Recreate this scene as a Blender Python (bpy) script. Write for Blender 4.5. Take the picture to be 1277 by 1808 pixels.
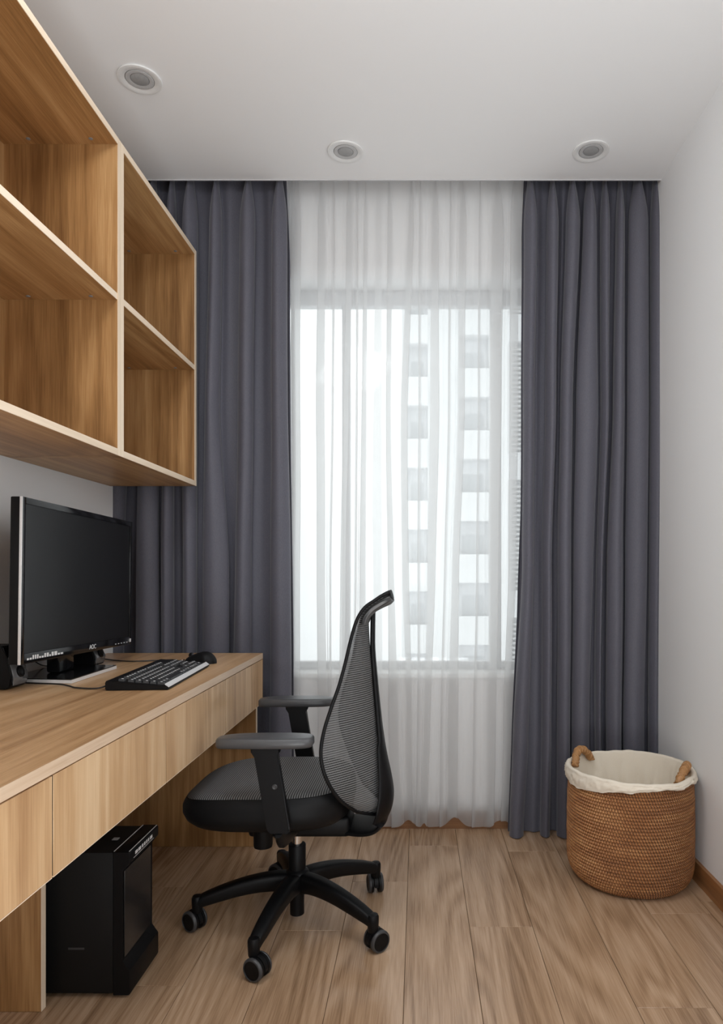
import bpy, bmesh, math, random
from math import sin, cos, pi, radians as R
from mathutils import Vector, Matrix, noise
random.seed(7)
C = bpy.context.scene.collection
for o in list(bpy.data.objects): bpy.data.objects.remove(o)
sc = bpy.context.scene

# ------------------------------------------------------------------ camera, world, lights, exposure
F = 1200.0; H = 1.062; VX, VY = 738.0, 1012.0          # focal length in pixels, eye height, vanishing point
cam = bpy.data.cameras.new('camera'); co = bpy.data.objects.new('camera', cam); C.objects.link(co)
co.location = (0, 0, H); co.rotation_euler = (pi/2, 0, 0)
cam.sensor_fit = 'VERTICAL'; cam.sensor_height = 36; cam.sensor_width = 36
cam.lens = 36*F/1808
cam.shift_x = -(VX-638.5)/1808; cam.shift_y = (VY-904)/1808
cam.clip_start = .02; cam.clip_end = 300
sc.camera = co
w = bpy.data.worlds.new('world'); sc.world = w; w.use_nodes = True
nt = w.node_tree; bg = nt.nodes['Background']
g = nt.nodes.new('ShaderNodeTexCoord'); sp = nt.nodes.new('ShaderNodeSeparateXYZ'); mr = nt.nodes.new('ShaderNodeValToRGB')
nt.links.new(g.outputs['Generated'], sp.inputs[0]); nt.links.new(sp.outputs['Z'], mr.inputs[0]); nt.links.new(mr.outputs[0], bg.inputs[0])
mr.color_ramp.elements[0].position = 0; mr.color_ramp.elements[0].color = (.80, .82, .85, 1)
mr.color_ramp.elements[1].position = .5; mr.color_ramp.elements[1].color = (.97, .985, 1, 1)
bg.inputs[1].default_value = 2.05
def area(name, loc, rot, sx, sy, power, col=(1, 1, 1), portal=False):
    l = bpy.data.lights.new(name, 'AREA'); l.shape = 'RECTANGLE'; l.size = sx; l.size_y = sy
    l.energy = power; l.color = col
    o = bpy.data.objects.new(name, l); C.objects.link(o); o.location = loc; o.rotation_euler = rot
    if portal: l.cycles.is_portal = True
    return o
area('window_portal', (-.06, 3.03, 1.46), (-pi/2, 0, 0), 1.14, 1.70, 1, portal=True)
area('fill_light_right', (.78, .85, 1.55), (pi/2, 0, R(60)), .7, 1.3, 9, (.93, .97, 1))  # added fill from the right, out of view; no doorway is built
area('fill_light_top', (-.42, 1.10, 2.56), (R(28), 0, R(-35)), .5, .5, 15, (.93, .97, 1))  # added overhead fill, out of view; not a fitting of the room
area('fill_light_rear', (-.2, -1.35, 1.6), (pi/2, 0, R(-10)), 1.0, 1.3, 13, (.93, .97, 1))  # added fill behind the camera, inside the closed room
area('fill_light_low', (.05, .25, .25), (R(163), 0, 0), .8, .5, 20, (.93, .97, 1))  # added fill aimed up at the ceiling, below the view
sc.view_settings.view_transform = 'Standard'; sc.view_settings.look = 'None'
sc.view_settings.exposure = -0.14; sc.view_settings.gamma = 1; sc.view_settings.use_curve_mapping = False
sc.cycles.use_denoising = True
sc.cycles.max_bounces = 10; sc.cycles.transparent_max_bounces = 24; sc.cycles.diffuse_bounces = 6

# ------------------------------------------------------------------ materials
def newmat(name):
    m = bpy.data.materials.new(name); m.use_nodes = True
    return m, m.node_tree, m.node_tree.nodes['Principled BSDF']
def ramp(nt, els):
    r = nt.nodes.new('ShaderNodeValToRGB'); cr = r.color_ramp
    while len(cr.elements) < len(els): cr.elements.new(.5)
    for e, (p, c) in zip(cr.elements, els): e.position = p; e.color = (*c, 1)
    return r
def plain(name, col, rough=.5, metal=0, bump=0, bscale=200, var=.0, spec=.5, sheen=0):
    m, nt, b = newmat(name)
    b.inputs['Base Color'].default_value = (*col, 1); b.inputs['Roughness'].default_value = rough
    b.inputs['Metallic'].default_value = metal; b.inputs['Specular IOR Level'].default_value = spec
    if sheen: b.inputs['Sheen Weight'].default_value = sheen
    tc = nt.nodes.new('ShaderNodeTexCoord'); n = nt.nodes.new('ShaderNodeTexNoise')
    n.inputs['Scale'].default_value = bscale; n.inputs['Detail'].default_value = 3
    nt.links.new(tc.outputs['Object'], n.inputs['Vector'])
    if bump:
        bp = nt.nodes.new('ShaderNodeBump'); bp.inputs['Strength'].default_value = bump; bp.inputs['Distance'].default_value = .001
        nt.links.new(n.outputs[0], bp.inputs['Height']); nt.links.new(bp.outputs[0], b.inputs['Normal'])
    if var:
        r = ramp(nt, [(.3, tuple(c*(1-var) for c in col)), (.7, tuple(min(1, c*(1+var)) for c in col))])
        nt.links.new(n.outputs[0], r.inputs[0]); nt.links.new(r.outputs[0], b.inputs['Base Color'])
    return m
def wood(name, dark, mid, light, axis='Z', rough=.45, scale=1.0, rings=9., ring_amt=.5, spec=.45, objvar=1.0, wt=(.75, .35, .75)):
    m, nt, b = newmat(name)
    N = nt.nodes.new; L = nt.links.new
    tc = N('ShaderNodeTexCoord'); oi = N('ShaderNodeObjectInfo')
    off = N('ShaderNodeVectorMath'); off.operation = 'SCALE'; off.inputs[0].default_value = (13.7*objvar, 9.1*objvar, 17.3*objvar)
    L(oi.outputs['Random'], off.inputs['Scale'])
    ad = N('ShaderNodeVectorMath'); ad.operation = 'ADD'; L(tc.outputs['Object'], ad.inputs[0]); L(off.outputs[0], ad.inputs[1])
    def mp(s_long, s_cross):
        mpn = N('ShaderNodeMapping'); v = [s_cross*scale]*3; v['XYZ'.index(axis)] = s_long*scale
        mpn.inputs['Scale'].default_value = v; L(ad.outputs[0], mpn.inputs['Vector']); return mpn
    # broad figure: contour lines of a stretched noise give cathedral grain
    n1 = N('ShaderNodeTexNoise'); n1.inputs['Scale'].default_value = 1; n1.inputs['Detail'].default_value = 1.2; n1.inputs['Distortion'].default_value = .5
    L(mp(.55, 5.5).outputs[0], n1.inputs['Vector'])
    mu = N('ShaderNodeMath'); mu.operation = 'MULTIPLY'; mu.inputs[1].default_value = rings*2*pi; L(n1.outputs[0], mu.inputs[0])
    si = N('ShaderNodeMath'); si.operation = 'SINE'; L(mu.outputs[0], si.inputs[0])
    # streaks
    n2 = N('ShaderNodeTexNoise'); n2.inputs['Scale'].default_value = 1; n2.inputs['Detail'].default_value = 5; n2.inputs['Roughness'].default_value = .65
    L(mp(1.2, 38).outputs[0], n2.inputs['Vector'])
    # fine pores
    n3 = N('ShaderNodeTexNoise'); n3.inputs['Scale'].default_value = 1; n3.inputs['Detail'].default_value = 3
    L(mp(9, 330).outputs[0], n3.inputs['Vector'])
    # plank-wide tone
    n4 = N('ShaderNodeTexNoise'); n4.inputs['Scale'].default_value = 1; n4.inputs['Detail'].default_value = 1
    L(mp(.6, 7).outputs[0], n4.inputs['Vector'])
    def madd(a, k, bsock=None, c=0.):
        q = N('ShaderNodeMath'); q.operation = 'MULTIPLY_ADD'; L(a, q.inputs[0]); q.inputs[1].default_value = k
        if bsock is None: q.inputs[2].default_value = c
        else: L(bsock, q.inputs[2])
        return q.outputs[0]
    s = madd(si.outputs[0], .11*ring_amt, None, .5-.5*sum(wt))
    s = madd(n2.outputs[0], wt[0], s); s = madd(n3.outputs[0], wt[1], s); s = madd(n4.outputs[0], wt[2], s)
    r = ramp(nt, [(.22, dark), (.5, mid), (.78, light)]); L(s, r.inputs[0]); L(r.outputs[0], b.inputs['Base Color'])
    b.inputs['Roughness'].default_value = rough; b.inputs['Specular IOR Level'].default_value = spec
    bp = N('ShaderNodeBump'); bp.inputs['Strength'].default_value = .12; bp.inputs['Distance'].default_value = .0006
    L(n3.outputs[0], bp.inputs['Height']); L(bp.outputs[0], b.inputs['Normal'])
    return m
OD, OM, OL = (.18, .083, .026), (.36, .188, .070), (.54, .325, .145)
M = {}
M['oak_z'] = wood('oak_vertical', OD, OM, OL, 'Z', .42)
M['oak_y'] = wood('oak_lengthwise', OD, OM, OL, 'Y', .40)
M['oak_front'] = wood('oak_drawer_front', (.36, .20, .095), (.54, .34, .18), (.68, .48, .29), 'Z', .33, rings=9, ring_amt=.8)
M['oak_top'] = wood('oak_desktop', (.30, .155, .065), (.52, .31, .155), (.66, .44, .26), 'Y', .33)  # paler copy of the oak; light on the desktop put into the colour
M['oak_x'] = wood('oak_across', OD, OM, OL, 'X', .42)
M['edge_y'] = wood('pale_edge_band_y', (.68, .53, .38), (.80, .65, .49), (.86, .73, .58), 'Y', .45, ring_amt=0)
M['edge_z'] = wood('pale_edge_band_z', (.68, .53, .38), (.80, .65, .49), (.86, .73, .58), 'Z', .45, ring_amt=0)
M['edge_desk'] = wood('desk_front_edge', (.42, .28, .17), (.58, .42, .29), (.68, .53, .39), 'Y', .38, ring_amt=0)
M['floor'] = wood('laminate_floor', (.26, .155, .086), (.43, .277, .168), (.55, .38, .25), 'Y', .20, rings=14, ring_amt=1.0, spec=.6, wt=(.75, .55, .45))
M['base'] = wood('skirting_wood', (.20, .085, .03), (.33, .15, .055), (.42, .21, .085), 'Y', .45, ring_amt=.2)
M['base_x'] = wood('skirting_wood_x', (.13, .055, .022), (.20, .09, .036), (.27, .13, .055), 'X', .45, ring_amt=.2)  # same skirting wood darkened to offset strong light under the window
M['wall'] = plain('white_wall_paint', (.84, .84, .84), .8, bump=.08, bscale=400)
M['ceil'] = plain('white_ceiling_paint', (.86, .86, .86), .9, bump=.05, bscale=400)
M['subfloor'] = plain('dark_subfloor', (.03, .02, .015), .9, var=.2)
M['pvc'] = plain('white_window_frame', (.55, .55, .56), .4, var=.03, bscale=20)
M['sill'] = plain('pale_stone_sill', (.75, .75, .74), .3, var=.05, bscale=30)
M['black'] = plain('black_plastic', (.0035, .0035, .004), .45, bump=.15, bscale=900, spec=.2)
M['blacksoft'] = plain('black_soft_plastic', (.005, .005, .0055), .5, bump=.2, bscale=1200, spec=.2)
M['armpad'] = plain('grey_black_arm_pad', (.065, .065, .068), .3, bump=.2, bscale=1500)
M['gloss'] = plain('gloss_black', (.008, .008, .009), .12, var=.1)
M['screen'] = plain('matt_screen', (.010, .010, .011), .32, var=.1, spec=.35)
M['tower'] = plain('tower_black_metal', (.0025, .0025, .0025), .6, bump=.1, bscale=900, spec=.3)
M['smoke'] = plain('smoked_front_panel', (.02, .017, .016), .22, var=.1)
M['chrome'] = plain('chrome', (.75, .74, .73), .18, 1, var=.03)
M['silver'] = plain('silver_plastic', (.78, .78, .78), .28, .15, var=.03)
M['greygloss'] = plain('grey_gloss_plastic', (.16, .16, .165), .16, .3, var=.05)
M['wheelrim'] = plain('dark_grey_nylon', (.04, .04, .042), .4, var=.1)
M['key'] = plain('key_caps', (.02, .02, .021), .38, bump=.1, bscale=1500)
M['print'] = plain('white_print', (.75, .75, .75), .5, var=.02)
M['lampring'] = plain('white_lamp_trim', (.78, .78, .77), .35, var=.02)
M['lampgrey'] = plain('frosted_lamp_lens', (.50, .50, .50), .35, var=.04)
M['lampdark'] = plain('grey_lamp_core', (.34, .34, .34), .4, var=.05)
M['lampgap'] = plain('dark_gap', (.22, .22, .22), .5, var=.05)
M['concrete'] = plain('pale_facade', (.78, .79, .80), .85, var=.04, bscale=.7)
M['recess'] = plain('grey_recess_wall', (.76, .77, .79), .85, var=.08, bscale=.7)
M['farglass'] = plain('grey_far_window', (.50, .52, .54), .3, var=.1)
M['rattan'] = plain('woven_rattan', (.50, .225, .070), .48, bump=.3, bscale=500, var=.30)
M['rattan_gap_shade'] = plain('rattan_crevice_shade', (.13, .055, .022), .6, var=.2)  # shade between the stitches, put into the colour
M['rattan2'] = plain('rattan_handle', (.40, .20, .075), .5, bump=.3, bscale=500, var=.25)
M['linen'] = plain('cream_linen', (.80, .72, .60), .85, bump=.5, bscale=900, var=.05)
M['cable'] = plain('black_cable', (.012, .012, .012), .45, var=.1)

# rattan: colour patches vary over the weave
def rattan_mat():
    m, nt, b = newmat('woven_rattan_body'); N = nt.nodes.new; L = nt.links.new
    tc = N('ShaderNodeTexCoord')
    n1 = N('ShaderNodeTexNoise'); n1.inputs['Scale'].default_value = 9; n1.inputs['Detail'].default_value = 3
    mp = N('ShaderNodeMapping'); mp.inputs['Scale'].default_value = (1, 1, 4); L(tc.outputs['Object'], mp.inputs[0]); L(mp.outputs[0], n1.inputs[0])
    n2 = N('ShaderNodeTexNoise'); n2.inputs['Scale'].default_value = 140; n2.inputs['Detail'].default_value = 2; L(tc.outputs['Object'], n2.inputs[0])
    mx = N('ShaderNodeMath'); mx.operation = 'MULTIPLY_ADD'; mx.inputs[1].default_value = .6; L(n1.outputs[0], mx.inputs[0])
    m2 = N('ShaderNodeMath'); m2.operation = 'MULTIPLY'; m2.inputs[1].default_value = .4; L(n2.outputs[0], m2.inputs[0]); L(m2.outputs[0], mx.inputs[2])
    r = ramp(nt, [(.30, (.20, .075, .024)), (.5, (.36, .15, .05)), (.68, (.52, .26, .10))]); L(mx.outputs[0], r.inputs[0]); L(r.outputs[0], b.inputs['Base Color'])
    b.inputs['Roughness'].default_value = .42
    return m
M['rattan_body'] = rattan_mat()

def curtain_mat():
    m, nt, b = newmat('charcoal_curtain_cloth'); N = nt.nodes.new; L = nt.links.new
    tc = N('ShaderNodeTexCoord'); mp = N('ShaderNodeMapping'); mp.inputs['Scale'].default_value = (900, 900, 120); L(tc.outputs['Object'], mp.inputs[0])
    n = N('ShaderNodeTexNoise'); n.inputs['Scale'].default_value = 1; L(mp.outputs[0], n.inputs[0])
    r = ramp(nt, [(.3, (.086, .084, .106)), (.7, (.115, .113, .138))]); L(n.outputs[0], r.inputs[0]); L(r.outputs[0], b.inputs['Base Color'])
    b.inputs['Roughness'].default_value = .62; b.inputs['Sheen Weight'].default_value = .25; b.inputs['Sheen Roughness'].default_value = .4
    b.inputs['Specular IOR Level'].default_value = .35
    return m
M['curtain'] = curtain_mat()
def sheer_mat(name, tr):
    m = bpy.data.materials.new(name); m.use_nodes = True; nt = m.node_tree; nt.nodes.clear(); N = nt.nodes.new; L = nt.links.new
    out = N('ShaderNodeOutputMaterial'); t = N('ShaderNodeBsdfTransparent'); tl = N('ShaderNodeBsdfTranslucent'); d = N('ShaderNodeBsdfDiffuse')
    tl.inputs[0].default_value = (.93, .93, .93, 1); d.inputs[0].default_value = (.62, .62, .62, 1)
    m1 = N('ShaderNodeMixShader'); m1.inputs[0].default_value = .35; L(tl.outputs[0], m1.inputs[1]); L(d.outputs[0], m1.inputs[2])
    m2 = N('ShaderNodeMixShader'); L(t.outputs[0], m2.inputs[1]); L(m1.outputs[0], m2.inputs[2])
    # threads seen edge-on close up: opacity rises at grazing angles
    lw = N('ShaderNodeLayerWeight'); lw.inputs[0].default_value = .25
    mm = N('ShaderNodeMath'); mm.operation = 'MULTIPLY_ADD'; mm.inputs[1].default_value = tr*.9; mm.inputs[2].default_value = 1-tr; mm.use_clamp = True
    L(lw.outputs['Facing'], mm.inputs[0]); L(mm.outputs[0], m2.inputs[0]); L(m2.outputs[0], out.inputs[0])
    return m
M['sheer'] = sheer_mat('white_sheer_voile', .50)
def glass_mat():
    m = bpy.data.materials.new('window_glass'); m.use_nodes = True; nt = m.node_tree; nt.nodes.clear(); N = nt.nodes.new; L = nt.links.new
    out = N('ShaderNodeOutputMaterial'); t = N('ShaderNodeBsdfTransparent'); g = N('ShaderNodeBsdfGlossy'); g.inputs['Roughness'].default_value = .03
    t.inputs[0].default_value = (.95, .97, .96, 1)
    mx = N('ShaderNodeMixShader'); mx.inputs[0].default_value = .06; L(t.outputs[0], mx.inputs[1]); L(g.outputs[0], mx.inputs[2]); L(mx.outputs[0], out.inputs[0])
    return m
M['glass'] = glass_mat()
def mesh_fabric(name, axis, period, lo, hi, transp=0, slant=0):
    m, nt, b = newmat(name); N = nt.nodes.new; L = nt.links.new
    tc = N('ShaderNodeTexCoord'); sp = N('ShaderNodeSeparateXYZ'); L(tc.outputs['Object'], sp.inputs[0])
    mu = N('ShaderNodeMath'); mu.operation = 'MULTIPLY'; mu.inputs[1].default_value = 2*pi/period; L(sp.outputs[axis], mu.inputs[0])
    s = N('ShaderNodeMath'); s.operation = 'SINE'; L(mu.outputs[0], s.inputs[0])
    r = ramp(nt, [(.25, lo), (.75, hi)])
    q = N('ShaderNodeMath'); q.operation = 'MULTIPLY_ADD'; q.inputs[1].default_value = .5; q.inputs[2].default_value = .5; L(s.outputs[0], q.inputs[0])
    L(q.outputs[0], r.inputs[0]); L(r.outputs[0], b.inputs['Base Color'])
    b.inputs['Roughness'].default_value = .6
    bp = N('ShaderNodeBump'); bp.inputs['Strength'].default_value = .6; bp.inputs['Distance'].default_value = .0012
    L(q.outputs[0], bp.inputs['Height']); L(bp.outputs[0], b.inputs['Normal'])
    if transp:
        out = [n for n in nt.nodes if n.type == 'OUTPUT_MATERIAL'][0]; t = N('ShaderNodeBsdfTransparent'); mx = N('ShaderNodeMixShader')
        f = N('ShaderNodeMath'); f.operation = 'MULTIPLY_ADD'; f.inputs[1].default_value = -transp*1.4; f.inputs[2].default_value = transp*1.7
        f.use_clamp = True
        L(q.outputs[0], f.inputs[0]); L(f.outputs[0], mx.inputs[0]); L(b.outputs[0], mx.inputs[1]); L(t.outputs[0], mx.inputs[2]); L(mx.outputs[0], out.inputs[0])
    return m
M['seatmesh'] = mesh_fabric('seat_mesh_fabric', 'X', .0066, (.006, .006, .006), (.19, .19, .19))
M['rollmesh'] = mesh_fabric('roll_mesh_fabric', 'Y', .006, (.02, .02, .02), (.15, .15, .15))
M['backmesh'] = mesh_fabric('back_mesh_fabric', 'Z', .0062, (.022, .022, .022), (.15, .15, .15), .14)

# ------------------------------------------------------------------ mesh helpers (all coordinates are world metres)
def add_box(bm, x0, x1, y0, y1, z0, z1, bevel=0, seg=2):
    t = bmesh.new()
    v = [t.verts.new(p) for p in ((x0,y0,z0),(x1,y0,z0),(x1,y1,z0),(x0,y1,z0),(x0,y0,z1),(x1,y0,z1),(x1,y1,z1),(x0,y1,z1))]
    for f in ((0,3,2,1),(4,5,6,7),(0,1,5,4),(1,2,6,5),(2,3,7,6),(3,0,4,7)): t.faces.new([v[i] for i in f])
    if bevel: bmesh.ops.bevel(t, geom=list(t.edges), offset=bevel, segments=seg, affect='EDGES', profile=.5)
    merge(bm, t)
def merge(bm, t, mat=None):
    if mat is not None: bmesh.ops.transform(t, matrix=mat, verts=t.verts)
    me = bpy.data.meshes.new('tmp'); t.to_mesh(me); t.free(); bm.from_mesh(me); bpy.data.meshes.remove(me)
def add_lathe(bm, prof, loc=(0,0,0), seg=48, axis=None, caps=True):
    t = bmesh.new(); rings = []
    for r, z in prof:
        rings.append([t.verts.new((r*cos(2*pi*i/seg), r*sin(2*pi*i/seg), z)) for i in range(seg)])
    for a, b in zip(rings, rings[1:]):
        for i in range(seg): t.faces.new((a[i], a[(i+1)%seg], b[(i+1)%seg], b[i]))
    if caps:
        t.faces.new(rings[0][::-1]); t.faces.new(rings[-1])
    m = Matrix.Translation(loc)
    if axis is not None: m = m @ Vector((0,0,1)).rotation_difference(Vector(axis)).to_matrix().to_4x4()
    merge(bm, t, m)
def catmull(P, n):
    P = [Vector(p) for p in P]; Q = [P[0]*2-P[1]] + P + [P[-1]*2-P[-2]]; out = []
    for i in range(1, len(Q)-2):
        a, b, c, d = Q[i-1], Q[i], Q[i+1], Q[i+2]
        for k in range(n):
            t = k/n
            out.append(.5*((2*b)+(c-a)*t+(2*a-5*b+4*c-d)*t*t+(3*b-a-3*c+d)*t**3))
    out.append(P[-1]); return out
def add_tube(bm, pts, rad, seg=12, sy=1.0, up=Vector((0,0,1)), power=2.0):
    """sweep of an ellipse (or superellipse) along pts; rad is a number or list; sy = cross-section aspect (number or list)"""
    n = len(pts); pts = [Vector(p) for p in pts]; rings = []
    for i, p in enumerate(pts):
        d = (pts[min(i+1, n-1)]-pts[max(i-1, 0)]).normalized()
        a = up.cross(d)
        if a.length < 1e-3: a = Vector((1,0,0)).cross(d)
        a.normalize(); b = d.cross(a)
        r = rad[i] if isinstance(rad, (list, tuple)) else rad
        s = sy[i] if isinstance(sy, (list, tuple)) else sy
        ring = []
        for k in range(seg):
            th = 2*pi*(k+.5)/seg; c_, s_ = cos(th), sin(th); e = 2/power
            ring.append(bm.verts.new(p + a*(r*math.copysign(abs(c_)**e, c_)) + b*(r*s*math.copysign(abs(s_)**e, s_))))
        rings.append(ring)
    for A, B in zip(rings, rings[1:]):
        for k in range(seg): bm.faces.new((A[k], A[(k+1)%seg], B[(k+1)%seg], B[k]))
    bm.faces.new(rings[0][::-1]); bm.faces.new(rings[-1])
def add_prism(bm, poly, ext, fn):
    """poly of (a,b) pairs extruded from ext[0] to ext[1]; fn(a,b,e)->xyz"""
    A = [bm.verts.new(fn(a, b, ext[0])) for a, b in poly]; B = [bm.verts.new(fn(a, b, ext[1])) for a, b in poly]
    n = len(poly); bm.faces.new(A[::-1]); bm.faces.new(B)
    for i in range(n): bm.faces.new((A[i], A[(i+1)%n], B[(i+1)%n], B[i]))
def grid(bm, rows, closed=False):
    V = [[bm.verts.new(p) for p in r] for r in rows]
    for a, b in zip(V, V[1:]):
        n = len(a)
        for i in range(n if closed else n-1): bm.faces.new((a[i], a[(i+1)%n], b[(i+1)%n], b[i]))
    return V
def rloc(o):
    v = Vector((0,0,0))
    while o: v += o.location; o = o.parent
    return v
def obj(name, bm, mat, parent=None, smooth=None, loc=None):
    if smooth is not None:
        for f in bm.faces: f.smooth = True
    bmesh.ops.recalc_face_normals(bm, faces=bm.faces)
    org = rloc(parent) if parent else Vector((0,0,0))
    if loc is None:
        if len(bm.verts):
            lo = [min(v.co[i] for v in bm.verts) for i in range(3)]; hi = [max(v.co[i] for v in bm.verts) for i in range(3)]
            c = Vector(((lo[0]+hi[0])/2, (lo[1]+hi[1])/2, lo[2])) if not parent else Vector(((lo[0]+hi[0])/2, (lo[1]+hi[1])/2, (lo[2]+hi[2])/2))
        else: c = Vector((0,0,0))
    else: c = Vector(loc)
    bmesh.ops.translate(bm, vec=-c, verts=bm.verts)
    me = bpy.data.meshes.new(name); bm.to_mesh(me); bm.free()
    me.materials.append(mat)
    if smooth is not None and smooth < 180: me.set_sharp_from_angle(angle=R(smooth))
    o = bpy.data.objects.new(name, me); C.objects.link(o); o.location = c-org
    if parent: o.parent = parent
    return o
def thing(name, label, cat, loc, group=None):
    o = bpy.data.objects.new(name, None); C.objects.link(o); o.location = loc; o.empty_display_size = .1
    o['label'] = label; o['category'] = cat
    if group: o['group'] = group
    return o
def struct(name, bm, mat, parent=None, label=None, smooth=None):
    o = obj(name, bm, mat, parent, smooth)
    if not parent: o['kind'] = 'structure'
    if label: o['label'] = label
    return o
def box(name, dims, mat, parent=None, bevel=0, seg=2, label=None, smooth=None):
    bm = bmesh.new(); add_box(bm, *dims, bevel=bevel, seg=seg)
    o = obj(name, bm, mat, parent, 40 if (bevel and smooth is None) else smooth)
    if label: o['label'] = label
    return o
def sbox(name, dims, mat, label): 
    bm = bmesh.new(); add_box(bm, *dims); return struct(name, bm, mat, None, label)
def W(px, py, Y): return Vector(((px-VX)*Y/F, Y, H-(py-VY)*Y/F))

# ------------------------------------------------------------------ room shell
XL, XR, YB, YF, ZC, YP = -1.215, .967, 2.838, -1.6, 2.626, 2.70
sbox('wall_left', (XL-.12, XL, YF, YB+.2, -.1, 2.9), M['wall'], 'white painted wall behind the desk and open shelving')
sbox('wall_right', (XR, XR+.12, YF, YB+.2, -.1, 2.9), M['wall'], 'plain white painted wall beside the basket')
WX0, WX1, WZ0, WZ1 = -.64, .52, .622, 2.293
bm = bmesh.new()
for a in ((XL, WX0, YB, YB+.2, -.1, 2.9), (WX1, XR, YB, YB+.2, -.1, 2.9), (WX0, WX1, YB, YB+.2, -.1, WZ0), (WX0, WX1, YB, YB+.2, WZ1, 2.9)): add_box(bm, *a)
struct('wall_back', bm, M['wall'], None, 'white window wall behind the curtains')
bm = bmesh.new()
add_box(bm, XL, XR, YF-.12, YF, -.1, 2.9)
struct('wall_front', bm, M['wall'], None, 'white wall opposite the window')
bm = bmesh.new(); add_box(bm, XL, XR, YF, YP, ZC, 2.8); add_box(bm, XL, XR, YP, YB, 2.78, 2.9); add_box(bm, XL, XR, YF, YP, 2.8, 2.9)
struct('ceiling', bm, M['ceil'], None, 'white ceiling dropped in front of the curtain recess')
sbox('trim_1', (XL, XR, YP, YP+.004, ZC-.003, ZC+.03), M['pvc'], 'thin pale edge of the ceiling at the curtain recess')
# floor and its planks
fl = sbox('floor', (XL, XR, YF, YB, -.1, -.009), M['subfloor'], 'wood laminate floor of long brown planks')
cols = {0: 1.45, 1: 2.042, 2: 2.595, 3: 1.661, 4: 2.12, -1: 1.9, -2: 2.02+.0, -3: 2.45, -4: 1.75, -5: 2.3, -6: 1.5, -7: 2.1}
cols[-1] = 2.34; cols[-2] = 2.02; 
for k in range(-7, 6):
    x0 = -.035+.19*k; x1 = x0+.19; j = cols.get(k, 2.2)
    x0c, x1c = max(x0, XL+.001), min(x1, XR-.001)
    if x1c-x0c < .004: continue
    ys = [j+1.2*i for i in range(-4, 4)]
    for a in ys:
        a0, a1 = max(a, YF+.001), min(a+1.2, YB-.001)
        if a1-a0 < .01: continue
        bm = bmesh.new(); g_ = .0006
        add_box(bm, x0c+g_, x1c-g_, a0+g_, a1-g_, -.009, 0, bevel=.0007, seg=1)
        obj('floor_plank', bm, M['floor'], fl)
sbox('baseboard_right', (XR-.013, XR-.0005, YF, YB, 0.0003, .072), M['base'], 'brown wooden skirting board along the right wall')
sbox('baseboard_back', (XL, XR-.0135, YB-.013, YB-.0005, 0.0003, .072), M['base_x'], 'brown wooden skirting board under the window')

# window
wn = thing('window_1', 'white framed window behind the sheer curtain', 'window', (-.06, YB+.13, WZ0)); wn['kind'] = 'structure'; del wn['category']
y0, y1 = YB+.12, YB+.17
bm = bmesh.new()
for a in ((WX0, WX0+.05, y0, y1, WZ0, WZ1), (WX1-.05, WX1, y0, y1, WZ0, WZ1), (WX0+.05, WX1-.05, y0, y1, WZ1-.065, WZ1), (WX0+.05, WX1-.05, y0, y1, WZ0, WZ0+.055)):
    add_box(bm, *a, bevel=.004, seg=1)
obj('window_frame', bm, M['pvc'], wn)
for mx, mw in ((-.313, .034), (.340, .048)):
    box('mullion', (mx-mw/2, mx+mw/2, y0+.002, y1-.002, WZ0+.056, WZ1-.066), M['pvc'], wn, bevel=.003, seg=1)
for a, b in ((WX0+.051, -.331), (-.295, .315), (.365, WX1-.051)):
    box('window_pane', (a, b, y0+.022, y0+.027, WZ0+.057, WZ1-.067), M['glass'], wn)
box('window_sill', (WX0+.001, WX1-.001, YB-.010, y0-.001, WZ0+.0005, WZ0+.022), M['sill'], wn, bevel=.003, seg=1)

# ------------------------------------------------------------------ outside
def building(x0, x1, Y, nf, z0, fh):
    b = thing('apartment_building', 'pale apartment block with stacked balconies seen through the sheer curtain', 'building', ((x0+x1)/2, Y, z0))
    box('wall', (x0, x1, Y+1.6, Y+9, z0, z0+nf*fh), M['recess'], b)
    for a, c in ((-.8, -.55), (.50, 2.05), (3.55, 4.5), (7.0, 8.0)):
        box('pier', (a, c, Y+.9, Y+1.6, z0, z0+nf*fh), M['concrete'], b)
    for i in range(nf):
        for bx, (a, c) in enumerate(((-.55, .50), (2.05, 3.55), (4.5, 7.0))):
            zz = z0+i*fh+(.0, .42, .2)[bx]
            box('balcony', (a, c, Y+.75, Y+.9, zz, zz+1.42), M['concrete'], b)
            box('slab', (a, c, Y+.901, Y+1.59, zz-.001, zz+.15), M['concrete'], b)
            bw = box('far_window', (a+.25, c-.25, Y+1.52, Y+1.59, zz+.2, zz+2.4), M['farglass'], b)
    return b
building(-.8, 8.0, 33, 14, -21.4, 3.08)
def neighbour():
    b = thing('side_building', 'nearer block with louvred screens at the right edge of the window', 'building', (3.4, 15, -8))
    box('wall', (2.12, 5.2, 15.3, 19, -8, 9.0), M['concrete'], b)
    for i in range(5):
        z = -5.4+i*3.05
        box('ledge', (2.02, 5.2, 15.0, 15.3, z-.62, z-.02), M['recess'], b)
        bm = bmesh.new()
        for k in range(22): add_box(bm, 2.09, 3.3, 15.08, 15.2, z+.05+k*.105, z+.10+k*.105)
        add_box(bm, 2.02, 2.085, 15.02, 15.3, z, z+2.4)
        o = obj('louvre', bm, M['pvc'], b); o['kind'] = 'stuff'
neighbour()

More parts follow.
